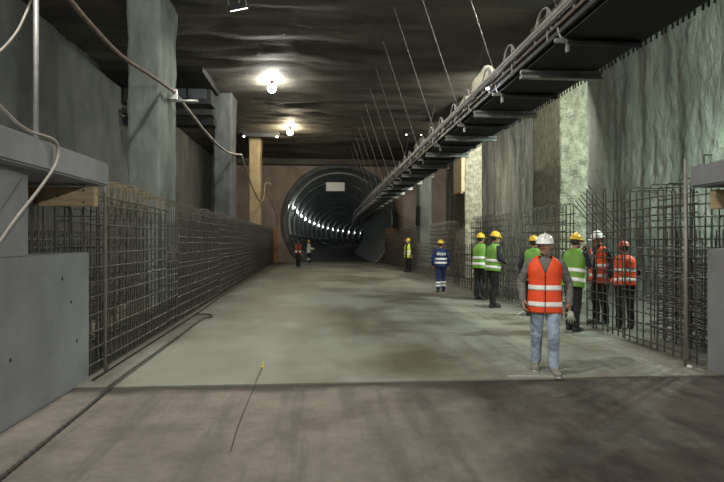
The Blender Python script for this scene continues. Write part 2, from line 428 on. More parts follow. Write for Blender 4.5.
# ------------------------------------------------------------------ columns
def column(x0, x1, y0, y1, mat, label, amp, rough_front=None, band=None):
    root = empty('concrete_column', ((x0 + x1) / 2, (y0 + y1) / 2, 0), label, 'column', 'hall columns')
    hx, hy = (x1 - x0) / 2, (y1 - y0) / 2
    def ringpts():
        p = []; st = .075
        cs = [(-hx, -hy), (hx, -hy), (hx, hy), (-hx, hy)]
        for i in range(4):
            a, b = cs[i], cs[(i + 1) % 4]; k = max(2, int(math.hypot(b[0]-a[0], b[1]-a[1]) / st))
            for j in range(k): p.append((a[0] + (b[0]-a[0]) * j / k, a[1] + (b[1]-a[1]) * j / k, i))
        return p
    P = ringpts(); nz_ = 104; rr = []
    for i in range(nz_ + 1):
        z = -.02 + i * (ZC + .12) / nz_
        row = []
        fl = 1 + .12 * max(0, (z - 6.6) / 1.6) ** 2
        for (px, py, side) in P:
            w = Vector((px + root.location.x, py + root.location.y, z))
            a = amp * noise.fractal(w * 1.3 + Vector((3, 3, 0)), 1, 2, 3)
            if rough_front and side == 0: a += rough_front * noise.fractal(w * 6.5, .6, 2, 3) * .8
            else: a += .012 * noise.noise(w * 7)
            d = Vector((px / hx, py / hy, 0)); mx_ = max(abs(d.x), abs(d.y))
            nrm = Vector((px if abs(d.x) > .98 * mx_ else 0, py if abs(d.y) > .98 * mx_ else 0, 0)).normalized()
            row.append(Vector((px * fl, py * fl, z)) + nrm * a)
        rr.append(row)
    m = MB(); m.rings(rr, 0, True, True)
    m.build('shaft', mat, root, smooth=True)
    return root
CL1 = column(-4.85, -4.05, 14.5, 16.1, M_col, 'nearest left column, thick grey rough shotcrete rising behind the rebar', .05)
CL2 = column(-4.55, -3.8, 24.5, 26.0, M_col_shaded, 'middle left column, grey, painted dark as if in shade, beside the ceiling recess', .04)
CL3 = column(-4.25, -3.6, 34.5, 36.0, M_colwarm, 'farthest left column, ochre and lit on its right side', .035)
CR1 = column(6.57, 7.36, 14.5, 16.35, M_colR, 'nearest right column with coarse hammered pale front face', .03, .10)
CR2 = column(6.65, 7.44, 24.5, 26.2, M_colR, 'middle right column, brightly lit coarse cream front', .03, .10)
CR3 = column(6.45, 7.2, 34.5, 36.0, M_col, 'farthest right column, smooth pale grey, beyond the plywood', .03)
# timber boarding on the aisle face of the middle right column
bb = empty('timber_boarding', (6.58, 25.2, 0), 'ochre timber boarding on the side of the middle right column', 'formwork')
for k in range(4):
    m = MB(); m.box((-.10, -.72 + k * .37, 3.95), (.05, -.72 + k * .37 + .35, 6.7)); m.build('board', M_wood, bb)
m = MB(); m.box((-.14, -.75, 3.85), (-.02, .78, 3.95)); m.build('batten', M_brownwood, bb)

# ceiling recess with duct beside second left column
dr = empty('steel_duct', (-5.9, 22.6, 7.0), 'dark steel duct box slung between the wall and the middle left column', 'duct')
m = MB(); m.box((-2, .5, .35), (1.5, 1.4, 1.15)); m.build('box', M_dsteel, dr)
for k in range(2):
    m = MB(); m.box((-.2 + k * .8, .44, .55), (.5 + k * .8, .52, 1.02)); m.build('panel', plain('duct_panel', (0.17, 0.20, 0.22), .35, .5), dr)
m = MB(); m.box((-2, .3, -.15), (1.6, .55, .08)); m.build('bearer', M_dsteel, dr)
m = MB(); m.box((-2, .6, -.5), (1.6, 1.2, -.2)); m.build('bearer', M_black, dr)
m = MB(); m.box((-2, -1.9, .95), (1.65, 1.5, 1.24)); m.build('recess_frame', M_black, dr)

# ------------------------------------------------------------------ platform ends (cast concrete)
def bevel_box(name, a, b, mat, parent, w=.015):
    bm = bmesh.new()
    mm = MB(); mm.box(a, b); me = mm.mesh(name, mat); bm.from_mesh(me)
    bmesh.ops.bevel(bm, geom=bm.edges[:], offset=w, segments=2, affect='EDGES')
    bm.to_mesh(me); bm.free()
    return link(name, me, parent)
pl = empty('platform_wall', (-2.82, 7.05, -.018), 'smooth grey cast concrete platform end at left with overhanging slab', 'platform')
bevel_box('lower_wall', (-.55, -6.5, 0), (0, 0, 1.58), M_cast, pl)
bevel_box('upper_wall', (-.55, -6.5, 1.56), (-.004, -1.42, 2.43), M_cast, pl)
bevel_box('slab', (-3.0, -6.5, 2.41), (.17, .18, 2.70), M_cast, pl, .02)
for y_, z_ in ((-.72, 1.3), (-.5, 1.02), (-1.75, .62), (-2.3, 1.75), (-.35, .55)):
    m = MB(); m.tube([(-.03, y_, z_), (.001, y_, z_)], .022, 10); m.build('tie_hole', M_black, pl)
tb = empty('timber_beam', (-3.1, 6.95, 2.12), 'bolted ochre formwork timber under the left slab end', 'timber')
bevel_box('plank', (-.6, -.06, .0), (.40, .06, .235), M_wood, tb, .006)
for x, z in ((-.02, .12), (.28, .05), (.28, .19)):
    m = MB(); m.tube([(x, -.075, z), (x, -.055, z)], .012, 8); m.build('bolt', M_dsteel, tb)
for x in (-.28, -.41):
    m = MB(); m.box((x - .018, -.075, .02), (x + .018, -.058, .17)); m.build('strap', M_redpost, tb)
pp = empty('steel_prop', (-3.2, 6.2, 1.535), 'red oxide steel prop standing in the left wall opening', 'prop')
m = MB(); m.tube([(0, 0, .01), (0, 0, .84)], .035, 10); m.build('tube', M_redpost, pp, smooth=True)
m = MB(); m.box((-.07, -.07, 0), (.07, .07, .012)); m.build('foot_plate', M_redpost, pp)
m = MB(); m.tube([(0, 0, .22), (0, 0, .3)], .048, 10); m.build('collar', M_redpost, pp)
pr = empty('platform_wall', (5.12, 6.88, -.018), 'smooth grey cast concrete platform end at the right edge', 'platform')
bevel_box('lower_wall', (0, -4.5, 0), (.55, 0, 1.62), M_cast, pr)
bevel_box('upper_wall', (.004, -4.5, 1.6), (.55, -.75, 2.46), M_cast, pr)
bevel_box('slab', (-.1, -4.5, 2.44), (3.0, .2, 2.73), M_cast, pr, .02)
tb2 = empty('timber_beam', (5.5, 6.8, 2.12), 'pale ochre formwork timber under the right slab end', 'timber')
bevel_box('plank', (-.36, -.06, .0), (.6, .06, .25), M_wood, tb2, .006)

# ------------------------------------------------------------------ rebar cages
def cage(loc, rz, length, ztop, side, depth, label, single=True, sp=.21, front_only=False, loops=True, ties=True, rust=False):
    """local +Y runs along the cage, depth goes to side*X"""
    root = empty('rebar_cage', loc, label, 'rebar cage', 'rebar cages along the hall', rz)
    n = max(2, int(length / sp)); acc = MB(); accr = MB()
    r = .013
    hp = MB(); tip = MB()
    if front_only or not loops:
        hp.tube([(0, 0, .02), (0, 0, ztop)], r, 6)
    else:
        bz = ztop - .07; d = depth * side
        pts = [(0, 0, .02), (0, 0, bz - .3)]
        hp.tube(pts, r, 6)
        hp.tube([(d, 0, .02), (d, 0, bz - .3)], r, 6)
        top = [Vector((0, 0, bz - .3)), Vector((0, 0, bz))] + arc((.07 * side, 0, bz), .07, PI, PI / 2, 4, (side, 0, 0), (0, 0, 1))[1:] \
            + arc((d - .07 * side, 0, bz), .07, PI / 2, 0, 4, (side, 0, 0), (0, 0, 1)) + [Vector((d, 0, bz - .3))]
        tip.tube(top, r * .75, 6)
    hm = hp.mesh('hairpin_bar', M_rebar); tm = tip.mesh('hairpin_top', M_rebar_rust if rust else M_rebar) if tip.v else None
    for i in range(n + 1):
        y = i * length / n + random.uniform(-.03, .03)
        dz = random.uniform(-.05, .03); rot = (random.uniform(-.012, .012), random.uniform(-.012, .012), random.uniform(-.15, .15))
        if single:
            o = link('upright_bar', hm, root, (random.uniform(-.012, .012), y, 0), rot); o.scale.z = 1 + dz * .4
            if tm:
                t = link('hooked_top', tm, o)
        else:
            Mx = Matrix.Translation((0, y, 0)) @ Matrix.Rotation(rot[2], 4, 'Z') @ Matrix.Diagonal((1, 1, 1 + dz * .4, 1))
            for src, dst in ((hp, acc), (tip, accr)):
                if src.v: dst.add([Mx @ Vector(p) for p in src.v], src.f)
    hb = MB(); hb.tube([(0, -.04, 0), (0, length * .5, random.uniform(-.01, .01)), (0, length + .04, 0)], .011, 6)
    hbm = hb.mesh('level_bar', M_rebar)
    z = .14
    while z < ztop - .12:
        for x in ((-.024 * side,) if front_only else (-.024 * side, (depth + .024) * side)):
            zz = z + random.uniform(-.03, .03)
            if single: link('level_bar', hbm, root, (x, 0, zz), (random.uniform(-.006, .006), 0, 0))
            else: acc.add([Vector(p) + Vector((x, 0, zz)) for p in hb.v], hb.f)
        z += random.choice((.15, .19, .22))
    if ties and not front_only:   # cross ties seen end-on through the cage
        tb_ = MB(); tb_.tube([(-.05 * side, 0, 0), ((depth + .05) * side, 0, 0)], .007, 5); ttm = tb_.mesh('cross_tie', M_rebar)
        z = .35
        while z < ztop - .25:
            for i in range(0, n, 2 if single else 4):
                p = (0, (i + .5) * length / n, z + random.uniform(-.04, .04))
                if single: link('cross_tie', ttm, root, p)
                else: acc.add([Vector(q) + Vector(p) for q in tb_.v], tb_.f)
            z += .42
    if not single:
        if acc.v: tag(acc.build('bars', M_rebar, root), kind='stuff')
        if accr.v: tag(accr.build('hooked_tops', M_rebar, root), kind='stuff')
    return root
slopeL = -.0165
def xl(y): return -2.88 + (y - 7) * slopeL
rzL = -slopeL if False else math.atan(-slopeL)
cage((xl(7.12), 7.12, 0), rzL, 3.75, 2.55, -1, .34, 'tall rebar cage with rusty hooked tops beside the left platform end', True, sp=.17, rust=True)
cage((xl(10.95), 10.95, 0), rzL, .8, 1.6, -1, .34, 'short low rebar cage in the gap on the left', True, loops=False)
nm = ['second', 'third', 'fourth', 'fifth', 'farthest']
for i, (a, b) in enumerate(((11.85, 17.0), (17.15, 23.2), (23.35, 30.0), (30.2, 37.0), (37.2, 43.4))):
    cage((xl(a), a, 0), rzL, b - a, 2.55 + .03 * i, -1, .34 if i < 2 else .12, '%s tall rebar cage along the left side of the hall' % nm[i], i == 0, sp=.18 if i < 2 else .22)
# right side: tall cages with low ones between
XRC = 5.28
cage((5.16, 7.12, 0), -.05, 1.95, 2.58, 1, .6, 'tall double rebar cage beside the right platform end', True, sp=.19)
cage((5.28, 9.15, 0), -.04, 1.35, 2.68, 1, .6, 'tall single rebar mat in front of the two orange-vested workers', True, sp=.17, front_only=True)
cage((XRC, 11.35, 0), 0, 2.5, 2.52, 1, .16, 'tall rebar cage behind the white-helmeted walking man', True, sp=.2)
cage((XRC, 13.95, 0), 0, 1.1, 1.6, 1, .16, 'low rebar cage beyond the walking man', True, loops=False)
cage((XRC, 15.15, 0), 0, 3.4, 2.5, 1, .16, 'tall rebar cage beside the pair in green vests', False)
cage((XRC, 18.7, 0), 0, 2.2, 1.6, 1, .16, 'low rebar cage beside the worker in blue', False, loops=False)
cage((XRC, 21.0, 0), 0, 4.6, 2.5, 1, .16, 'tall rebar cage beyond the worker in blue', False)
cage((XRC, 25.75, 0), 0, 3.4, 1.6, 1, .16, 'low rebar cage this side of the far yellow-vested worker', False, loops=False)
cage((XRC, 29.3, 0), 0, 6, 2.5, 1, .16, 'tall rebar cage beside the far yellow-vested worker', False, sp=.25)
cage((XRC, 35.5, 0), 0, 7.7, 2.3, 1, .5, 'farthest rebar cage on the right near the plywood', False, sp=.25, loops=False)
cage((6.85, 7.2, 0), 0, 3.1, 1.9, 1, .4, 'rear row of rebar standing behind the right-hand cages', False, sp=.13, loops=False)
cage((-4.15, 12.9, 0), PI, 5.6, 2.1, 1, .3, 'rear row of rebar standing behind the left-hand cages', False, sp=.14, loops=False)
# a second dense mat lying between layers low on the right: stacked level bars
st = empty('rebar_stack', (5.75, 7.3, 0), 'dense stack of horizontal rebar layers behind the right cage', 'rebar stack')
sm = MB(); sm.tube([(0, 0, 0), (0, 2.0, 0)], .012, 6); smm = sm.mesh('layer_bar', M_rebar)
for k in range(14):
    for j in range(4):
        link('layer_bar', smm, st, (.1 + j * .22, random.uniform(-.1, .1), .18 + k * .105 + random.uniform(-.02, .02)))
up_ = MB(); up_.tube([(0, 0, 0), (0, 0, 1.75)], .012, 6); upm = up_.mesh('post_bar', M_rebar)
for j in range(4):
    for y in (.1, 1.0, 1.9): link('post_bar', upm, st, (.1 + j * .22 + .03, y, 0))
# vertical tubes and starter bars
m = MB(); m.tube([(0, 0, 0), (0, 0, 2.82)], .022, 8)
o = m.build('steel_tube', M_rebar_pale, None, True, (4.98, 7.1, 0)); tag(o, 'pale upright steel tube in front of the right rebar cage', 'tube')
m = MB(); m.tube([(0, 0, 0), (0, 0, 2.53), (.03, 0, 2.6)], .02, 8)
o = m.build('steel_tube', M_rebar_pale, None, True, (-2.76, 7.40, 0)); tag(o, 'pale upright bar beside the left platform slab end', 'tube')
ib = empty('starter_bars', (5.95, 10.9, 0), 'fan of slanting starter bars above the orange-vested workers', 'rebar')
for k in range(7):
    m = MB(); y = k * .16
    m.tube([(.4, y, 1.9 - .02 * k), (-.35 + .02 * k, y + .1, 2.85 - .05 * k)], .012, 6); m.build('slanting_bar', M_rebar, ib)
for y in (.1, .9):
    m = MB(); m.tube([(.4, y, 0), (.4, y, 2.0)], .012, 6); m.build('support_bar', M_rebar, ib)
m = MB(); m.tube([(.4, -.1, 1.85), (.4, 1.1, 1.8)], .012, 6); m.build('support_bar', M_rebar, ib)
sb = empty('starter_bars', (-3.35, 5.75, 1.535), 'row of dark upright starter bars in the left wall opening', 'rebar')
m = MB(); m.tube([(0, 0, 0), (0, 0, .62)], .011, 6); mm_ = m.mesh('starter_bar', M_rebar)
for k in range(13): link('starter_bar', mm_, sb, (random.uniform(-.03, .03), .02 + k * .1, 0), (random.uniform(-.02, .02), 0, 0))
hk = empty('hooked_bars', (5.35, 6.95, 2.69), 'hooked rebar ends sticking up over the right slab', 'rebar')
for x, y, h, d in ((.05, -.15, .36, .22), (.2, -.3, .3, -.15), (-.22, 0, .16, .12)):
    m = MB(); m.tube([(x, y, -.02), (x, y, h - .02), (x + d * .1, y, h), (x + d, y, h)], .011, 6); m.build('bar', M_rebar, hk)
# pale broken kerb behind left cage
kb = empty('kerb_blocks', (-3.95, 8.2, 0), 'broken pale concrete kerb lying behind the left rebar cage', 'kerb')
y = 0
while y < 4.5:
    l = random.uniform(.35, .7); h = random.uniform(.22, .38)
    bevel_box('block', (-.15 + random.uniform(-.05, .05), y, 0), (.15, y + l, h), M_colR, kb, .03); y += l + random.uniform(.03, .2)

# ------------------------------------------------------------------ overhead conveyor
cv = empty('belt_conveyor', (3.2, 8.4, 4.25), 'long dark belt conveyor slung from the ceiling into the tunnel', 'conveyor')
slc = .012
def cp(x, y, z): return Vector((x + slc * y + max(0, y - 36) ** 2 * .0007, y, z))   # local; y measured from 8.4
Y0, Y1 = -6.5, 78.0
def strip(x0, x1, z0, z1):
    ys = [Y0 + (Y1 - Y0) * i / 40 for i in range(41)]
    m = MB(); m.rings([[cp(x0, y, z0), cp(x1, y, z0), cp(x1, y, z1), cp(x0, y, z1)] for y in ys]); return m
def rail(x, z, r, n=8):
    m = MB(); m.tube([cp(x, Y0 + (Y1 - Y0) * i / 40, z) for i in range(41)], r, n); return m
strip(.06, 1.17, .14, .155).build('return_belt', M_black, cv)
strip(.12, 1.10, .52, .54).build('carrying_belt', M_black, cv)
strip(.0, .05, .20, .38).build('stringer', M_dsteel, cv)
strip(1.17, 1.22, .16, .42).build('stringer', M_dsteel, cv)
rail(-.05, .46, .045).build('handrail_pipe', M_steel, cv, True)
rail(-.03, .30, .018, 6).build('cable', M_hose, cv, True)
rail(-.09, .38, .025, 6).build('handrail_pipe', M_steel, cv, True)
rail(1.24, .48, .03, 6).build('handrail_pipe', M_dsteel, cv, True)
SP = 2.68
cbm = MB()
for z in (0, .085):
    cbm.box((-.03, -.05, z), (1.28, .05, z + .04))
cbm.box((-.03, -.01, 0), (1.28, .01, .12))
cbmesh = cbm.mesh('cross_beam', M_steel)
brm = MB(); brm.box((-.06, -.02, -.02), (.42, .02, .03)); brm.box((.1, -.03, -.14), (.13, .03, 0)); brm.tube([(-.04, 0, .25), (.02, 0, .05), (.4, 0, .03)], .014, 5)
brmesh = brm.mesh('idler_bracket', M_steel)
hpm = MB(); hpm.tube([(-.05, -.28, .3)] + arc((-.05, 0, .42), .27, PI, 0, 8, (0, 1, 0), (0, 0, 1)) + [(-.05, .28, .3)], .016, 5)
hpm.tube([(-.05, -.14, .2), (-.05, -.14, .66)], .012, 5)
hpmesh = hpm.mesh('guard_hoop', M_steel)
rlm = MB(); rlm.tube([(.1, 0, .09), (1.12, 0, .09)], .05, 8); rlmesh = rlm.mesh('return_roller', M_dsteel)
hgm = MB(); hgm.box((-.008, -.012, -.06), (.008, .012, .1)); hgmesh = hgm.mesh('edge_bracket', M_dsteel)
k = -2
while k * SP < Y1 - 2:
    y = k * SP
    if k != -1: link('cross_beam', cbmesh, cv, cp(0, y, 0))
    if y < 36:
        link('idler_bracket', brmesh, cv, cp(0, y + SP / 2, .1))
        link('guard_hoop', hpmesh, cv, cp(0, y + .5, 0)); link('guard_hoop', hpmesh, cv, cp(0, y + 1.75, 0))
        link('return_roller', rlmesh, cv, cp(0, y + SP / 2, .0))
        # hanger chains: left one splays outward to the ceiling; right likewise
        for sx, xx, tx in ((-1, 0, -1.2), (1, 1.24, .9)):
            if sx > 0 and k % 3: continue
            ch = MB(); a = cp(xx, y + 1.25, .3); b = cp(tx + (0 if sx < 0 else xx), y + 1.3, 3.93)
            nn = int((b - a).length / .09)
            pts = [a.lerp(b, t / nn) for t in range(nn + 1)]
            ch.tube(pts, [(.006 if t % 2 else .013) for t in range(nn + 1)], 5)
            ch.build('hanger_chain', M_chain, cv)
    k += 1
for i in range(130):
    y = -3.5 + i * .11 + random.uniform(-.02, .02)
    link('edge_bracket', hgmesh, cv, cp(1.235, y, .16))
wl = empty('work_lamp', cv.location + cp(-.15, 1.35, .22), 'small bluish work lamp clipped to the conveyor rail', 'lamp')
m = MB(); m.rings(lathe_pts([(.012, .08), (.028, .05), (.042, .015), (.045, .0)], 14), 0, True, False); m.build('shade', M_dsteel, wl, True)
m = MB(); m.ellipsoid((0, 0, -.005), (.024, .024, .024), 12, 8); m.build('bulb', emit('work_bulb', (.85, .95, 1.0), 300), wl, True)
m = MB(); m.tube([(0, 0, .06), (.05, 0, .1), (.13, 0, .1)], .008, 6); m.build('clip', M_dsteel, wl)
# canvas bundles lying on the belt
def lump(name, loc, r, label, seed):
    m = MB(); m.ellipsoid((0, 0, 0), r, 26, 18)
    for i, p in enumerate(m.v):
        p = Vector(p); nn = noise.fractal(p * 4 + Vector((seed, 0, 0)), .8, 2, 4)
        m.v[i] = tuple(p * (1 + .35 * nn)) if p.z > -r[2] * .6 else (p.x, p.y, -r[2] * .6)
    o = m.build(name, M_cream, None, True, (loc[0], loc[1], loc[2] + r[2] * .6)); tag(o, label, 'bundle', 'canvas bundles on the conveyor'); return o
lump('canvas_bundle', (3.55, 11.35, 4.79), (.27, .42, .33), 'nearer crumpled cream canvas bundle on the conveyor belt', 1)
lump('canvas_bundle', (3.58, 12.75, 4.79), (.24, .5, .2), 'farther flatter cream canvas bundle on the conveyor belt', 5)

# ------------------------------------------------------------------ lamps
def bulb_lamp(loc, power, c, label, r=.15, on=True):
    L = empty('ceiling_lamp', loc, label, 'lamp', 'ceiling lamps')
    m = MB(); m.rings(lathe_pts([(.05, .30), (.06, .2), (.10, .17), (.11, .13)], 16)); m.build('cap', M_dsteel, L, True)
    m = MB(); m.ellipsoid((0, 0, 0), (r, r, r), 20, 12)
    A = 4 * PI * r * r
    m.build('bulb', emit('bulb_glow', c, power / (PI * A)), L, True)
    return L
def flood(loc, aim, power, c, label, size=.5, hang=8.25):
    """floodlight: housing, glass face with an area lamp in it, bracket"""
    L = empty('floodlight', loc, label, 'floodlight', 'floodlights')
    d = (Vector(aim) - Vector(loc)).normalized()
    R = d.to_track_quat('-Z', 'Y').to_matrix().to_4x4()
    h = size / 2
    m = MB(); m.box((-h, -h * .7, .02), (h, h * .7, .16)); o = m.build('housing', M_dsteel, L); o.matrix_local = R
    m = MB(); m.box((-h * .9, -h * .6, -.0), (h * .9, h * .6, .02)); o = m.build('glass', emit('flood_glass', c, 6), L); o.matrix_local = R
    m = MB(); m.tube([(-h, 0, .08), (-h - .05, 0, .08), (-h - .05, 0, .3), (h + .05, 0, .3), (h + .05, 0, .08), (h, 0, .08)], .015, 6); o = m.build('bracket', M_steel, L); o.matrix_local = R
    if hang:
        m = MB(); m.tube([(0, 0, .1), (0, 0, hang - loc[2])], .02, 6); m.build('drop_rod', M_steel, L)
    ld = bpy.data.lights.new('flood_light', 'AREA'); ld.shape = 'RECTANGLE'; ld.size = size * .85; ld.size_y = size * .55
    ld.energy = power; ld.color = c; ld.spread = math.radians(170)
    lo = bpy.data.objects.new('flood_beam', ld); col.objects.link(lo); lo.parent = L
    lo.matrix_local = R @ Matrix.Translation((0, 0, -.012))
    return L
bulb_lamp((-1.88, 22.7, 7.93), 560, NEUT, 'bright round ceiling lamp, the larger and nearer of the two', .16)
bulb_lamp((-1.6, 31.8, 7.93), 800, (1.0, .85, .60), 'bright round ceiling lamp, the smaller one nearer the tunnel', .16)
flood((-2.05, 14.55, 7.72), (-.2, 18.0, 0), 130, NEUT, 'grey floodlight under the ceiling at the top of the picture', .42)
flood((-2.1, 4.8, 7.7), (0.5, 11.5, 0), 560, NEUT, 'ceiling floodlight above the camera, to its left', .42)
flood((3.6, -4.0, 4.6), (2.0, 6.5, 0.8), 470, NEUT, 'added fill floodlight behind the camera, to its right', .42)  # added unseen lamp, brightens the walking man and the foreground
flood((-4.8, -3.0, 6.0), (-5.0, 12, 3), 200, NEUT, 'added fill floodlight behind the camera, to its left', .42)  # added lamp out of view, fills in the left side
flood((9.3, 10.7, 5.4), (8.0, 12.4, 0.8), 620, (0.78, 1.0, 0.85), 'lower floodlight on the right wall beyond the picture edge', .22)
flood((7.7, 19.9, 7.0), (7.6, 26.0, 4.0), 850, NEUT, 'floodlight behind the conveyor near the nearest right column', .4)
flood((7.6, 28.4, 6.6), (7.4, 36.0, 3.0), 200, (1, .9, .75), 'floodlight behind the conveyor near the middle right column', .4)
flood((9.0, 10.0, 7.3), (9.9, 14.0, 5.2), 260, (0.80, 1.0, 0.87), 'high floodlight on the right wall beyond the picture edge', .3)
flood((5.4, 12.2, 7.8), (4.2, 12.4, 4.0), 300, NEUT, 'added floodlight above the conveyor, brightening the canvas bundles', .36)  # lamp added out of frame to brighten the bundles on the belt
# bar with two tiny pilot lamps over third left column
br = empty('lamp_bar', (-3.4, 33.3, 8.0), 'thin ceiling bar with two tiny lamps above the farthest left column', 'lamp bar')
m = MB(); m.box((-1.1, -.04, -.05), (1.1, .04, .25)); m.build('bar', M_dsteel, br)
for x in (-1.0, .95):
    m = MB(); m.ellipsoid((x, -.06, -.07), (.045, .045, .045), 8, 6); m.build('pilot_lamp', emit('pilot', (1, 1, .95), 25), br, True)
m2 = empty('lamp_pair', (5.35, 30.5, 7.65), 'two tiny white lamps on a rod beside the hanger chains', 'lamp bar')
m = MB(); m.tube([(-.5, 0, .06), (.55, 0, .06)], .015, 6); m.build('rod', M_dsteel, m2)
m = MB(); m.tube([(0, 0, .06), (0, 0, .6)], .012, 6); m.build('drop_rod', M_dsteel, m2)
for x, r in ((-.42, .04), (.43, .03)):
    m = MB(); m.ellipsoid((x, 0, 0), (r, r, r), 8, 6); m.build('pilot_lamp', emit('pilot', (1, 1, .95), 8), m2, True)

# ------------------------------------------------------------------ hoses, poles, floor bits
def hose(name, pts, r, mat, label, cat='hose', n=8, k=8):
    m = MB(); m.tube(spline(pts, k), r, n); o = m.build(name, mat, None, True); return tag(o, label, cat)
hose('hanging_hose', [(-3.9, 7.4, 5.75), (-3.9, 9.02, 5.5), (-3.9, 10.21, 5.4), (-3.9, 11.38, 5.39), (-3.9, 13.16, 5.57), (-3.86, 15.2, 5.72)], .045, M_hose, 'tan hose sagging across the nearest left column')
hose('hanging_hose', [(-3.86, 15.25, 5.70), (-3.75, 17.0, 5.45), (-3.7, 18.42, 5.3), (-3.66, 21.0, 5.22), (-3.62, 23.5, 5.38), (-3.62, 26.5, 5.8)], .045, M_palehose, 'pale hose sagging between the two nearer left columns')
hose('hanging_hose', [(-3.62, 26.5, 5.8), (-3.6, 29, 5.0), (-3.55, 33, 4.2), (-3.45, 35.0, 4.3), (-3.35, 35.7, 5.4), (-3.0, 35.9, 5.35)], .04, M_palehose, 'pale hose dropping to the farthest left column')
hose('hanging_hose', [(-3.62, 35.95, 5.35), (-3.2, 38, 4.4), (-2.95, 40, 3.4), (-3.1, 42, 2.8)], .03, M_hose, 'thin hose falling from the farthest left column towards the portal')
bk = empty('hose_bracket', (-4.0, 15.25, 5.5), 'steel arm holding the hose on the nearest left column', 'bracket')
m = MB(); m.tube([(-.1, 0, 0), (.75, 0, 0)], .04, 8); m.build('arm', M_steel, bk, True)
m = MB(); m.box((.06, -.06, .04), (.2, .06, .3)); m.build('clamp', M_white, bk)
m = MB(); m.tube([(0, 0, 0), (0, 0, 2.6)], .03, 10)
o = m.build('scaffold_pole', M_steel, None, True, (-3.3, 6.74, 2.655)); tag(o, 'grey upright scaffold pole standing on the left slab', 'pole')
hose('draped_hose', [(-2.9, 4.2, 3.3), (-2.78, 5.01, 2.9), (-2.7, 5.33, 2.735), (-2.62, 5.72, 2.70), (-2.6, 5.72, 2.5), (-2.62, 5.45, 2.22), (-2.66, 5.0, 1.83), (-2.72, 4.5, 1.3)], .015, M_palehose, 'pale hose draped over the left slab edge')
hose('wall_cable', [(-3.55, 7.3, 5.0), (-3.58, 7.1, 4.55), (-3.6, 6.85, 4.15), (-3.6, 6.4, 3.75), (-3.6, 5.9, 3.6)], .014, M_palehose, 'thin pale cable hanging at the upper left corner', 'cable')
# corrugated black hose on the floor
P = spline([(-2.2, 3.2, 0.0), (-2.27, 4.14, 0.0), (-2.36, 6.0, 0.0), (-2.39, 6.7, .035), (-2.42, 9.0, .035), (-2.47, 11.78, .035), (-2.33, 12.35, .035), (-2.5, 12.75, .035), (-2.8, 12.8, .035)], 40)
m = MB(); m.tube(P, [(.018 if i % 2 else .012) for i in range(len(P))], 8)
for i, p in enumerate(m.v):
    pass
o = m.build('corrugated_hose', M_black, None, False); o.data.materials[0] = plain('dark_hose', (.045, .042, .04), .6)
tag(o, 'black corrugated hose lying along the left floor edge', 'hose')
hose('floor_cable', [(-2.72, 6.9, .02), (-2.75, 9.5, .02), (-2.8, 13, .02), (-2.95, 18, .02), (-3.0, 24, .02), (-3.1, 32, .02)], .011, M_black, 'thin black cable along the foot of the left cages', 'cable')
lc = empty('marker_cord', (-.745, 7.45, 0), 'dark taut cord on the floor with a yellow marker end', 'cord')
m = MB(); m.tube(spline([(0, 0, .015), (.0, -.7, .012), (.0, -.95, -.012), (.005, -2.15, -.012), (.035, -2.9, -.014)], 5), .004, 6); m.build('cord', plain('cord_brown', (.07, .06, .05), .8), lc)
m = MB(); m.box((-.02, -.015, 0), (.03, .03, .02)); m.tube([(0, 0, .02), (.015, .03, .09)], .01, 6); m.build('marker', M_yellowpaint, lc)
m = MB(); m.box((-.36, -.018, 0), (.36, .018, .015)); o = m.build('white_batten', plain('batten_grey', (.42, .42, .40), .7), None, False, (2.72, 6.68, 0.001)); o.rotation_euler = (0, 0, -.12); tag(o, 'white batten lying at the slab edge by the walking man', 'batten')
m = MB(); m.ellipsoid((0, 0, .02), (.04, .03, .025), 8, 6); o = m.build('paper_scrap', M_white, None, False, (4.95, 6.98, 0)); tag(o, 'crumpled white paper scrap near the right platform', 'litter')

# ------------------------------------------------------------------ people
M_skin = plain('skin', (0.40, 0.22, 0.15), .55, var=.1, scale=14)
M_eye = plain('eye_white', (0.7, 0.68, 0.64), .3, var=.02)
M_iris = plain('eye_dark', (0.03, 0.02, 0.015), .3, var=.02)
M_lip = plain('lips', (0.28, 0.11, 0.09), .5, var=.05)
M_hairm = plain('dark_hair', (0.035, 0.025, 0.02), .6)
M_tape = plain('reflective_tape', (0.95, 0.96, 0.97), .35, var=.02)
M_sole0 = plain('shoe_sole', (0.05, 0.045, 0.04), .8)

def capsule(mb, p0, r0, p1, r1, n=14, flat=None):
    p0, p1 = Vector(p0), Vector(p1); t = p1 - p0; L_ = t.length
    if L_ < 1e-6: t = Vector((0, 0, 1))
    t.normalize()
    u = t.orthogonal().normalized() if flat is None else (Vector(flat) - t * t.dot(Vector(flat))).normalized()
    w = t.cross(u)
    prof = []
    for a in (-80, -55, -28): prof.append((p0 + t * r0 * math.sin(math.radians(a)), r0 * math.cos(math.radians(a))))
    for k in range(5): prof.append((p0.lerp(p1, k / 4), r0 + (r1 - r0) * k / 4))
    for a in (28, 55, 80): prof.append((p1 + t * r1 * math.sin(math.radians(a)), r1 * math.cos(math.radians(a))))
    mb.rings([[c + (u * math.cos(2*PI*j/n) + w * math.sin(2*PI*j/n)) * r for j in range(n)] for c, r in prof])

def superring(z, hw, hd, n, cy=0, p=2.5, a0=0.0):
    """sheet/loop of points starting at the front (-Y) going round; a0 = half opening angle"""
    out = []
    for j in range(n):
        a = a0 + (2 * PI - 2 * a0) * j / (n - 1) if a0 is not None else 2 * PI * j / n
        s, c = math.sin(a), -math.cos(a)
        e = 2 / p
        out.append(Vector((hw * math.copysign(abs(s) ** e, s), cy + hd * math.copysign(abs(c) ** e, c), z)))
    return out

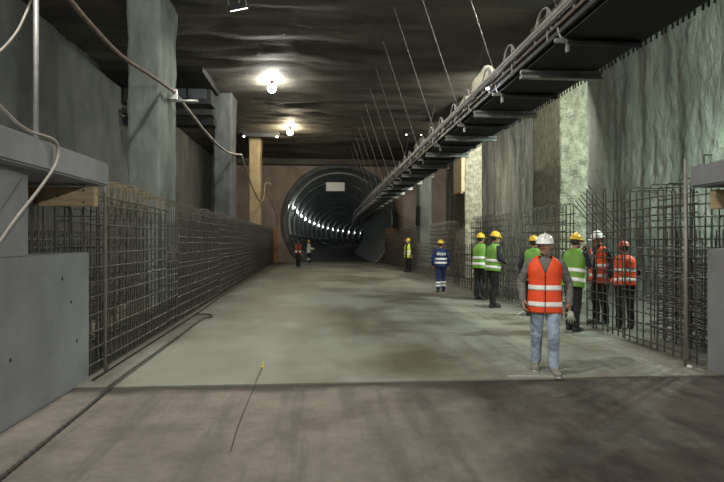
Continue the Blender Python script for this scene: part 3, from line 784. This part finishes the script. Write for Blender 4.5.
TORSO = [(.80, .12, .09), (.86, .165, .112), (.94, .175, .12), (1.03, .165, .115), (1.13, .162, .112), (1.25, .178, .12), (1.35, .188, .12), (1.42, .165, .10), (1.455, .11, .078), (1.468, .08, .066)]
VEST = [(.76, .212, .158), (.86, .21, .158), (.95, .205, .155), (1.05, .198, .148), (1.15, .196, .145), (1.25, .204, .148), (1.33, .212, .146), (1.39, .208, .132), (1.435, .175, .108), (1.47, .125, .092), (1.495, .088, .08)]
def vprof(z):
    for (za, a, b), (zb, c, d) in zip(VEST, VEST[1:]):
        if za <= z <= zb:
            t = (z - za) / (zb - za); return a + (c - a) * t, b + (d - b) * t
    return VEST[-1][1:] if z > 1 else VEST[0][1:]

def person(label, loc, face, height, C, lean=0, armL=None, armR=None, feet=((.11, 0), (-.11, 0)), head=(0, 0), vest=None, bands=(), vneck=True, helmet=None,
           vox=.011, group='workers in the hall', open_front=.03, vlow=1.26, hem=.76, ankle_bands=False, curl=.5, hip_dx=0, knee=(0, 0), toe=(0, 0)):
    """faces local -Y; face = heading in degrees (0 = towards the camera). C: materials dict pants, top, shoe"""
    s = height / 1.80
    root = empty('person', loc, label, 'person', group, math.radians(face))
    root.scale = (s, s, s)
    la = math.radians(lean); piv = Vector((0, 0, .93)); RL = Matrix.Rotation(la, 3, 'X')
    def T(p): return RL @ (Vector(p) - piv) + piv
    NK = T((0, .0, 1.50))
    RH = Matrix.Rotation(math.radians(head[0]), 3, 'Z') @ Matrix.Rotation(math.radians(head[1]) + la * .5, 3, 'X')
    def Hd(p): return RH @ (Vector(p) - Vector((0, 0, 1.50))) + NK
    mb = MB(); segs = []
    def cap(p0, r0, p1, r1, tg): capsule(mb, p0, r0, p1, r1); segs.append((Vector(p0), r0, Vector(p1), r1, tg))
    # torso
    mb.rings([[T(v) for v in superring(z, hw, hd, 24, .0, 2.4, None)] for z, hw, hd in TORSO])
    for z, hw, hd in TORSO: segs.append((T((-hw + hd, 0, z)), hd, T((hw - hd, 0, z)), hd, 'top' if z > .99 else 'pants'))
    # legs
    for sx, (fx, fy) in zip((1, -1), feet):
        kx, ky = knee
        hip = Vector((sx * .092, 0, .88)); ank = Vector((fx, fy, .09)); kn = hip.lerp(ank, .52) + Vector((0, -.035 - (.05 if fy < -.03 else 0), 0))
        cap(hip, .098, kn, .073, 'pants'); cap(kn, .073, hip.lerp(ank, .74) + Vector((0, .01, 0)), .070, 'pants'); cap(hip.lerp(ank, .74) + Vector((0, .01, 0)), .070, ank + Vector((0, .005, .025)), .067, 'pants')
        tw = toe[0 if sx > 0 else 1]; d = Vector((math.sin(tw), -math.cos(tw), 0))
        heel = Vector((fx, fy, .05)) - d * .045; tip = Vector((fx, fy, .042)) + d * .165
        cap(heel, .045, Vector((fx, fy, .06)) + d * .06, .05, 'shoe'); cap(Vector((fx, fy, .05)) + d * .05, .048, tip, .040, 'shoe')
        side = Vector((d.y, -d.x, 0)) * .018
        cap(Vector((fx, fy, .04)) + d * .08 + side, .036, tip + side * .8, .034, 'shoe'); cap(Vector((fx, fy, .04)) + d * .08 - side, .036, tip - side * .8, .034, 'shoe')
    # arms
    hands = []
    arms = (armL or ((.275, .03, 1.15), (.27, -.06, .92)), armR or ((-.275, .03, 1.15), (-.27, -.06, .92)))
    for sx, (el, wr) in zip((1, -1), arms):
        sh = T((sx * .185, 0, 1.395)); el, wr = Vector(el), Vector(wr)
        cap(T((sx * .10, 0, 1.40)), .07, sh, .068, 'top'); cap(sh, .068, el, .054, 'top'); cap(el, .054, wr, .043, 'top')
        hands.append((sx, el, wr))
    # neck and head
    cap(T((0, .01, 1.43)), .058, Hd((0, .008, 1.58)), .055, 'skin')
    def ell(c, r, tg):
        c0 = Hd(c); mb.ellipsoid(c0, r, 16, 10, 0, RH); rr = min(r); 
        segs.append((c0, sum(r) / 3, c0 + Vector((0, 0, .001)), sum(r) / 3, tg))
    ell((0, .015, 1.655), (.076, .094, .093), 'skin'); ell((0, -.028, 1.60), (.062, .070, .085), 'skin'); ell((0, -.066, 1.535), (.032, .030, .026), 'skin')
    for sx in (-1, 1):
        ell((sx * .036, -.068, 1.592), (.026, .026, .03), 'skin'); ell((sx * .079, .012, 1.615), (.012, .022, .034), 'skin')
        ell((sx * .03, -.055, 1.545), (.03, .03, .02), 'skin')
    cap(Hd((-.034, -.088, 1.652)), .013, Hd((.034, -.088, 1.652)), .013, 'skin'); cap(Hd((0, -.097, 1.64)), .009, Hd((0, -.116, 1.598)), .016, 'skin')
    cap(Hd((-.014, -.1, 1.595)), .012, Hd((.014, -.1, 1.595)), .012, 'skin'); cap(Hd((-.018, -.094, 1.56)), .010, Hd((.018, -.094, 1.56)), .010, 'skin')
    ell((0, .035, 1.64), (.081, .082, .085), 'hair')
    me0 = mb.mesh('body_raw', M_skin)
    ob = bpy.data.objects.new('body_raw', me0); col.objects.link(ob)
    md = ob.modifiers.new('r', 'REMESH'); md.mode = 'VOXEL'; md.voxel_size = vox
    md = ob.modifiers.new('s', 'SMOOTH'); md.factor = .5; md.iterations = max(2, int(.03 / vox))
    dg = bpy.context.evaluated_depsgraph_get()
    me = bpy.data.meshes.new_from_object(ob.evaluated_get(dg))
    bpy.data.objects.remove(ob); bpy.data.meshes.remove(me0)
    # cloth folds
    nv = len(me.vertices)
    co = np.empty(nv * 3); me.vertices.foreach_get('co', co); co = co.reshape(-1, 3)
    no = np.empty(nv * 3); me.vertices.foreach_get('normal', no); no = no.reshape(-1, 3)
    tags = ['top', 'pants', 'shoe', 'skin', 'hair']
    def nearest(pts):
        best = np.full(len(pts), 1e9); idx = np.zeros(len(pts), int)
        for p0, r0, p1, r1, tg in segs:
            a = np.array(p0); d = np.array(p1) - a; dd = max(d @ d, 1e-9)
            t = np.clip(((pts - a) @ d) / dd, 0, 1)
            dist = np.linalg.norm(pts - a - t[:, None] * d, axis=1) - (r0 + (r1 - r0) * t)
            b = dist < best; best[b] = dist[b]; idx[b] = tags.index(tg)
        return idx
    vi = nearest(co)
    amp = np.zeros(nv)
    for i in np.nonzero(vi < 2)[0]:
        p = co[i]; amp[i] = .0065 * noise.noise(Vector((p[0] * 13, p[1] * 13, p[2] * 22 + loc[1] * 3))) + .004 * noise.noise(Vector((p[0] * 30, p[1] * 30, p[2] * 45)))
    co += no * amp[:, None]
    me.vertices.foreach_set('co', co.ravel())
    nf = len(me.polygons); fc = np.empty(nf * 3); me.polygons.foreach_get('center', fc); fc = fc.reshape(-1, 3)
    fi = nearest(fc)
    me.materials.clear()
    for mt in (C['top'], C['pants'], C['shoe'], C.get('skin', M_skin), M_hairm, M_eye, M_iris, M_lip, C.get('glove', C.get('skin', M_skin))): me.materials.append(mt)
    me.polygons.foreach_set('material_index', fi.astype(np.int32)); me.polygons.foreach_set('use_smooth', [True] * nf)
    # hands (five fingers each) and face details joined into the body mesh
    ex = MB()
    for sx, el, wr in hands:
        d = (wr - el).normalized(); inw = Vector((-sx, 0, 0)); nrm = (inw - d * inw.dot(d))
        if nrm.length < .2: nrm = Vector((0, 0, -1)) - d * d.dot(Vector((0, 0, -1)))
        nrm.normalize(); w = d.cross(nrm).normalized()
        if w.dot(Vector((0, -1, .3))) < 0: w = -w                      # thumb side forward / up
        def P(a, b, c): return wr + d * a + w * b + nrm * c
        ex.rings([[P(a, .5 * wd * math.cos(q), th * math.sin(q)) for q in [2 * PI * j / 12 for j in range(12)]] for a, wd, th in ((-.03, .055, .022), (.01, .055, .02), (.04, .076, .018), (.085, .084, .015), (.105, .078, .010))], 8)
        for k, (b, ln) in enumerate(((.031, .072), (.0105, .082), (-.0105, .076), (-.031, .058))):
            pts = [P(.085, b, 0)]; ang = .15 + curl * .35; p = P(.098, b, 0); pts.append(p)
            for q, fr in enumerate((.42, .32, .26)):
                dirv = d * math.cos(ang) + nrm * math.sin(ang) + w * (b * 1.2); p = p + dirv.normalized() * ln * fr; pts.append(p); ang += curl * (.75 + .1 * k)
            ex.tube(pts, [.0095, .0098, .0090, .0082, .0064], 8, 8)
        p = P(.015, .028, .004); pts = [p]; q = p + (d * .55 + w * .75 + nrm * .3).normalized() * .042; pts.append(q); q = q + (d * .85 + w * .3 + nrm * .45).normalized() * .034; pts.append(q); q = q + (d * .9 + nrm * .5).normalized() * .026; pts.append(q)
        ex.tube(pts, [.014, .0125, .0105, .0075], 8, 8)
    for sx in (-1, 1):
        ex.ellipsoid(Hd((sx * .031, -.089, 1.632)), (.0125, .008, .008), 10, 6, 5, RH); ex.ellipsoid(Hd((sx * .031, -.0955, 1.632)), (.006, .0035, .006), 8, 6, 6, RH)
        ex.tube([Hd((sx * .014, -.1015, 1.652)), Hd((sx * .034, -.1, 1.658)), Hd((sx * .05, -.085, 1.652))], [.004, .005, .003], 6, 4)
    ex.tube([Hd((-.024, -.094, 1.558)), Hd((0, -.105, 1.560)), Hd((.024, -.094, 1.558))], [.003, .006, .003], 6, 7)
    bm = bmesh.new(); bm.from_mesh(me)
    vv = [bm.verts.new(v) for v in ex.v]
    for f, mi in zip(ex.f, ex.m):
        fa = bm.faces.new([vv[i] for i in f]); fa.material_index = mi; fa.smooth = True
    bm.to_mesh(me); bm.free()
    link('body', me, root)
    for sx, (fx, fy), tw in zip((1, -1), feet, toe):
        b = MB(); d = Vector((math.sin(tw), -math.cos(tw), 0)); w = Vector((d.y, -d.x, 0)); c0 = Vector((fx, fy, 0)) + d * .055
        out_ = [c0 + d * (.158 * math.cos(t)) + w * ((.050 + .006 * math.cos(t)) * math.sin(t)) for t in [2 * PI * j / 24 for j in range(24)]]
        b.rings([[p + Vector((0, 0, z)) for p in out_] for z in (.002, .026)]); b.build('shoe_sole', C.get('sole', M_sole0), root)
    # vest with bands
    if vest:
        def sheet(name, z0, z1, off, mat, parent, thick):
            zs = [z0]; 
            while zs[-1] < z1 - .02: zs.append(zs[-1] + min(.02, z1 - zs[-1]))
            if zs[-1] < z1: zs.append(z1)
            N_ = 61; v = []; f = []
            for z in zs:
                hw, hd = vprof(z); hw += off; hd += off
                op = open_front
                if vneck and z > vlow: op = max(op, (z - vlow) * .42)
                if hem_split and z < .9: op = max(op, (.9 - z) * hem_split)
                a0 = math.asin(min(.95, (min(op, hw * .9) / hw) ** (2.5 / 2)))
                for j, p in enumerate(superring(z, hw, hd, N_, 0, 2.5, a0)):
                    th = 2 * PI * j / (N_ - 1)
                    k = .007 * math.sin(5 * th + loc[0] * 3) * max(0, min(1, (1.2 - z) / .35)) + .004 * noise.noise(Vector((th * 3, z * 12, loc[1])))
                    rad = Vector((p.x, p.y, 0)).normalized()
                    v.append(T(p + rad * k))
            for i in range(len(zs) - 1):
                for j in range(N_ - 1): f.append((i*N_+j, i*N_+j+1, (i+1)*N_+j+1, (i+1)*N_+j))
            b = MB(); b.add(v, f); o = b.build(name, mat, parent, True)
            sd = o.modifiers.new('thickness', 'SOLIDIFY'); sd.thickness = thick; sd.offset = 1
            return o
        hem_split = C.get('hem_split', 0)
        V = sheet(C.get('vest_name', 'vest'), hem, 1.495, 0, vest, root, .005)
        for zb, hb_ in bands: sheet('reflective_band', zb - hb_ / 2, zb + hb_ / 2, .0065, M_tape, V, .002)
    if ankle_bands:
        for sx, (fx, fy) in zip((1, -1), feet):
            hip = Vector((sx * .092, 0, .88)); ank = Vector((fx, fy, .09))
            for t in (.70, .83):
                c = hip.lerp(ank, t) + Vector((0, .004, 0)); b = MB()
                b.rings([[c + Vector((.083 * math.cos(2*PI*j/20), .083 * math.sin(2*PI*j/20), z)) for j in range(20)] for z in (-.032, .032)], 0, True, True)
                b.build('reflective_band', M_tape, root, True)
    if helmet:
        H_ = MB(); rr = []
        for i in range(9):
            a = math.radians(i * 10.8); rr.append([Hd((.112 * math.cos(a) * math.cos(2*PI*j/28), .012 + .132 * math.cos(a) * math.sin(2*PI*j/28), 1.668 + .122 * math.sin(a))) for j in range(28)])
        rr.insert(0, [Hd((.122 * math.cos(2*PI*j/28), .012 + .142 * math.sin(2*PI*j/28), 1.661)) for j in range(28)])
        rr.insert(0, [Hd((.104 * math.cos(2*PI*j/28), .012 + .124 * math.sin(2*PI*j/28), 1.659)) for j in range(28)])
        H_.rings(rr, 0, False, True)
        hh = H_.build('helmet', helmet, root, True)
        b = MB(); pk = []
        for z, k in ((1.664, 1.0), (1.672, 1.0)):
            pk.append([Hd((.108 * math.cos(t), .012 - .125 + .055 * (-math.sin(t)) - .0, z - .012 * math.sin(t))) for t in [PI * j / 14 for j in range(15)]] + [Hd((-.10 + .2 * j / 8, .012 - .085, z)) for j in range(9)])
        b.rings(pk, 0, True, True); b.build('peak', helmet, hh, False)
        b = MB(); b.tube([Hd((0, .012 + .134 * math.cos(math.radians(t)), 1.670 + .122 * math.sin(math.radians(t)))) for t in range(25, 160, 9)], .011, 8); b.build('ridge', helmet, hh, True)
    return root

M_hiorange = plain('orange_vest', (0.86, 0.085, 0.02), .65, var=.1, scale=10)
M_higreen = plain('lime_vest', (0.165, 0.36, 0.055), .65, var=.1, scale=10)
M_hired = plain('red_vest', (0.40, 0.06, 0.03), .65, var=.1)
M_hiyellow = plain('yellow_vest', (0.62, 0.70, 0.10), .65, var=.1)
M_greyknit = plain('grey_jumper', (0.16, 0.16, 0.15), .9, var=.18, scale=25, bump=.4, bscale=120)
M_denim = plain('faded_denim', (0.30, 0.37, 0.48), .85, var=.22, scale=7, bump=.3, bscale=60)
M_suede = plain('tan_suede', (0.25, 0.235, 0.21), .85, var=.2)
M_navy = plain('navy_cloth', (0.022, 0.024, 0.034), .85, var=.2)
M_blackc = plain('black_cloth', (0.014, 0.014, 0.015), .85, var=.2)
M_blue = plain('blue_overall', (0.012, 0.028, 0.11), .8, var=.15)
M_boot = plain('dark_boot', (0.02, 0.018, 0.016), .6)
M_hwhite = plain('white_helmet', (0.82, 0.82, 0.82), .3, var=.03)
M_hyellow = plain('yellow_helmet', (0.72, 0.45, 0.03), .35, var=.05)
M_hred = plain('red_helmet', (0.45, 0.05, 0.03), .35, var=.05)
M_hdark = plain('dark_cap', (0.05, 0.05, 0.05), .6, var=.05)
M_glove = plain('work_glove', (0.40, 0.42, 0.36), .9, var=.25, scale=30)
dark = dict(top=M_navy, pants=M_blackc, shoe=M_boot)

def heading(x, y): return math.degrees(math.atan2(x, y))
# walking man
P1 = person('man in orange vest, white helmet and faded jeans walking towards the camera', (2.945, 6.95, 0), -20, 1.81, dict(top=M_greyknit, pants=M_denim, shoe=M_suede, sole=plain('pale_sole', (.5, .48, .44), .7), hem_split=.0),
       armL=((.30, .06, 1.14), (.295, -.05, .90)), armR=((-.30, .06, 1.15), (-.275, -.09, .915)), feet=((.10, -.16), (-.11, .12)), head=(-4, 0), vest=M_hiorange,
       bands=((1.095, .062), (.885, .062)), helmet=M_hwhite, vox=.0075, open_front=.004, vlow=1.27, hem=.775, toe=(.25, -.1), curl=.7)
m = MB(); m.tube([(0, 0, 0), (-.075, -.03, -.045)], .006, 6)
o = m.build('cigarette', M_white); o.parent = None
Mw = Matrix.Translation(P1.location) @ Matrix.Rotation(math.radians(-20), 4, 'Z')
o.matrix_world = Mw @ Matrix.Translation((-.27, -.16, .80)); tag(o, 'thin white cigarette held in the walking man\'s right hand', 'cigarette')
gl = MB()
for k in range(5):
    gl.tube([(.0, 0, .04), (.015 * (k - 2), -.01, -.02), (.03 * (k - 2), -.02 * (k % 2), -.11 + .02 * abs(k - 2))], [.018, .013, .008], 6)
gl.ellipsoid((0, 0, .01), (.04, .016, .045), 10, 8)
o = gl.build('work_gloves', M_glove, None, True); o.matrix_world = Mw @ Matrix.Translation((.30, -.145, .765)); tag(o, 'pale work gloves hanging from the walking man\'s left hand', 'gloves')
# behind him
person('worker in lime vest and yellow helmet half hidden behind the walking man', (4.9, 12.2, 0), 150, 1.85, dark, vest=M_higreen, bands=((1.08, .06), (.9, .06)), helmet=M_hyellow, vneck=False, lean=8)
# man at the cage, back to camera
person('worker in lime vest and yellow helmet reaching for the rebar mat', (4.80, 10.05, 0), 122, 1.87, dark, lean=10, armR=((-.23, -.16, 1.20), (-.12, -.42, 1.36)), armL=((.28, -.16, 1.16), (.18, -.42, 1.34)),
       feet=((.1, -.06), (-.1, .06)), head=(0, 4), vest=M_higreen, bands=((1.10, .065), (.93, .065)), helmet=M_hyellow, vneck=False, hem=.80, vox=.010)
person('worker in orange vest and white helmet behind the rebar mat', (5.82, 10.93, 0.0), -70, 1.92, dark, lean=6, armR=((-.24, -.16, 1.22), (-.08, -.34, 1.44)), vest=M_hiorange, bands=((1.14, .06), (.95, .06)), helmet=M_hwhite, hem=.8, head=(-10, 10))
person('worker in orange vest and red helmet stooping behind the rebar mat', (5.95, 10.25, 0), 160, 1.73, dark, lean=12, armR=((-.27, -.12, 1.12), (-.18, -.36, 1.15)), armL=((.27, -.12, 1.12), (.18, -.36, 1.15)), head=(10, 2), vest=M_hiorange, bands=((1.16, .065), (.97, .06)), vneck=False, helmet=M_hred, hem=.85)
# pair
person('left worker of the green-vested pair, back turned', (4.66, 15.55, 0), 132, 1.95, dark, lean=4, armL=((.28, -.1, 1.15), (.14, -.3, 1.2)), feet=((.09, .02), (-.09, -.05)), vest=M_higreen, bands=((1.12, .065), (.96, .065)), vneck=False, helmet=M_hyellow, hem=.84)
person('right worker of the green-vested pair, seen from the side', (4.45, 13.75, 0), 103, 1.96, dark, lean=6, armL=((.24, -.02, 1.14), (.12, -.26, 1.06)), armR=((-.25, -.03, 1.14), (-.12, -.26, 1.05)), feet=((.09, -.05), (-.09, .05)), vest=M_higreen, bands=((1.10, .06), (.95, .06)), vneck=False, helmet=M_hyellow, hem=.86, head=(0, 8))
# blue overalls
PB = person('worker in blue overalls with reflective bands walking away', (4.09, 18.1, 0), 172, 1.76, dict(top=M_blue, pants=M_blue, shoe=M_boot, vest_name='jacket'), feet=((.1, .12), (-.1, -.12)), vest=M_blue, bands=((1.13, .07), (1.0, .07)), vneck=False, open_front=.0, helmet=M_hyellow, hem=.86, ankle_bands=True, head=(-25, 0))
fc = bpy.data.curves.new('back_letters', 'FONT'); fc.body = 'deps'; fc.size = .17; fc.align_x = 'CENTER'; fc.extrude = .002
fo = bpy.data.objects.new('back_letters_src', fc); col.objects.link(fo)
fm = bpy.data.meshes.new_from_object(fo.evaluated_get(bpy.context.evaluated_depsgraph_get())); bpy.data.objects.remove(fo)
fm.materials.append(M_tape)
jk = [c for c in PB.children if c.name.startswith('jacket')][0]
link('back_letters', fm, jk, (0, .166, 1.26), (PI / 2, 0, PI))
# distant workers
person('far worker in yellow vest and helmet standing by the right cages', (4.92, 29.8, 0), -55, 1.86, dark, vest=M_hiyellow, bands=((1.1, .06), (.95, .06)), helmet=M_hyellow, vox=.014, open_front=.07, armR=((-.27, .0, 1.15), (-.1, -.22, 1.0)))
person('far worker in dark clothes and open red vest walking from the tunnel', (-1.3, 36.2, 0), 4, 1.82, dark, vest=M_hired, bands=((1.0, .09),), helmet=M_hdark, vox=.014, open_front=.05, feet=((.06, -.14), (-.05, .12)), hem=.86)
person('farthest worker in pale reflective overalls at the tunnel mouth', (-.72, 43.6, 0), 75, 1.80, dict(top=plain('pale_reflective', (.80, .92, .72), .5), pants=M_navy, shoe=M_boot, vest_name='jacket'), vest=plain('pale_reflective', (.7, .8, .62), .5), bands=((1.0, .1),), helmet=M_hyellow, vox=.014, ankle_bands=True, armL=((.26, -.1, 1.15), (.2, -.35, 1.08)), armR=((-.26, -.08, 1.15), (-.2, -.33, 1.05)), vneck=False)
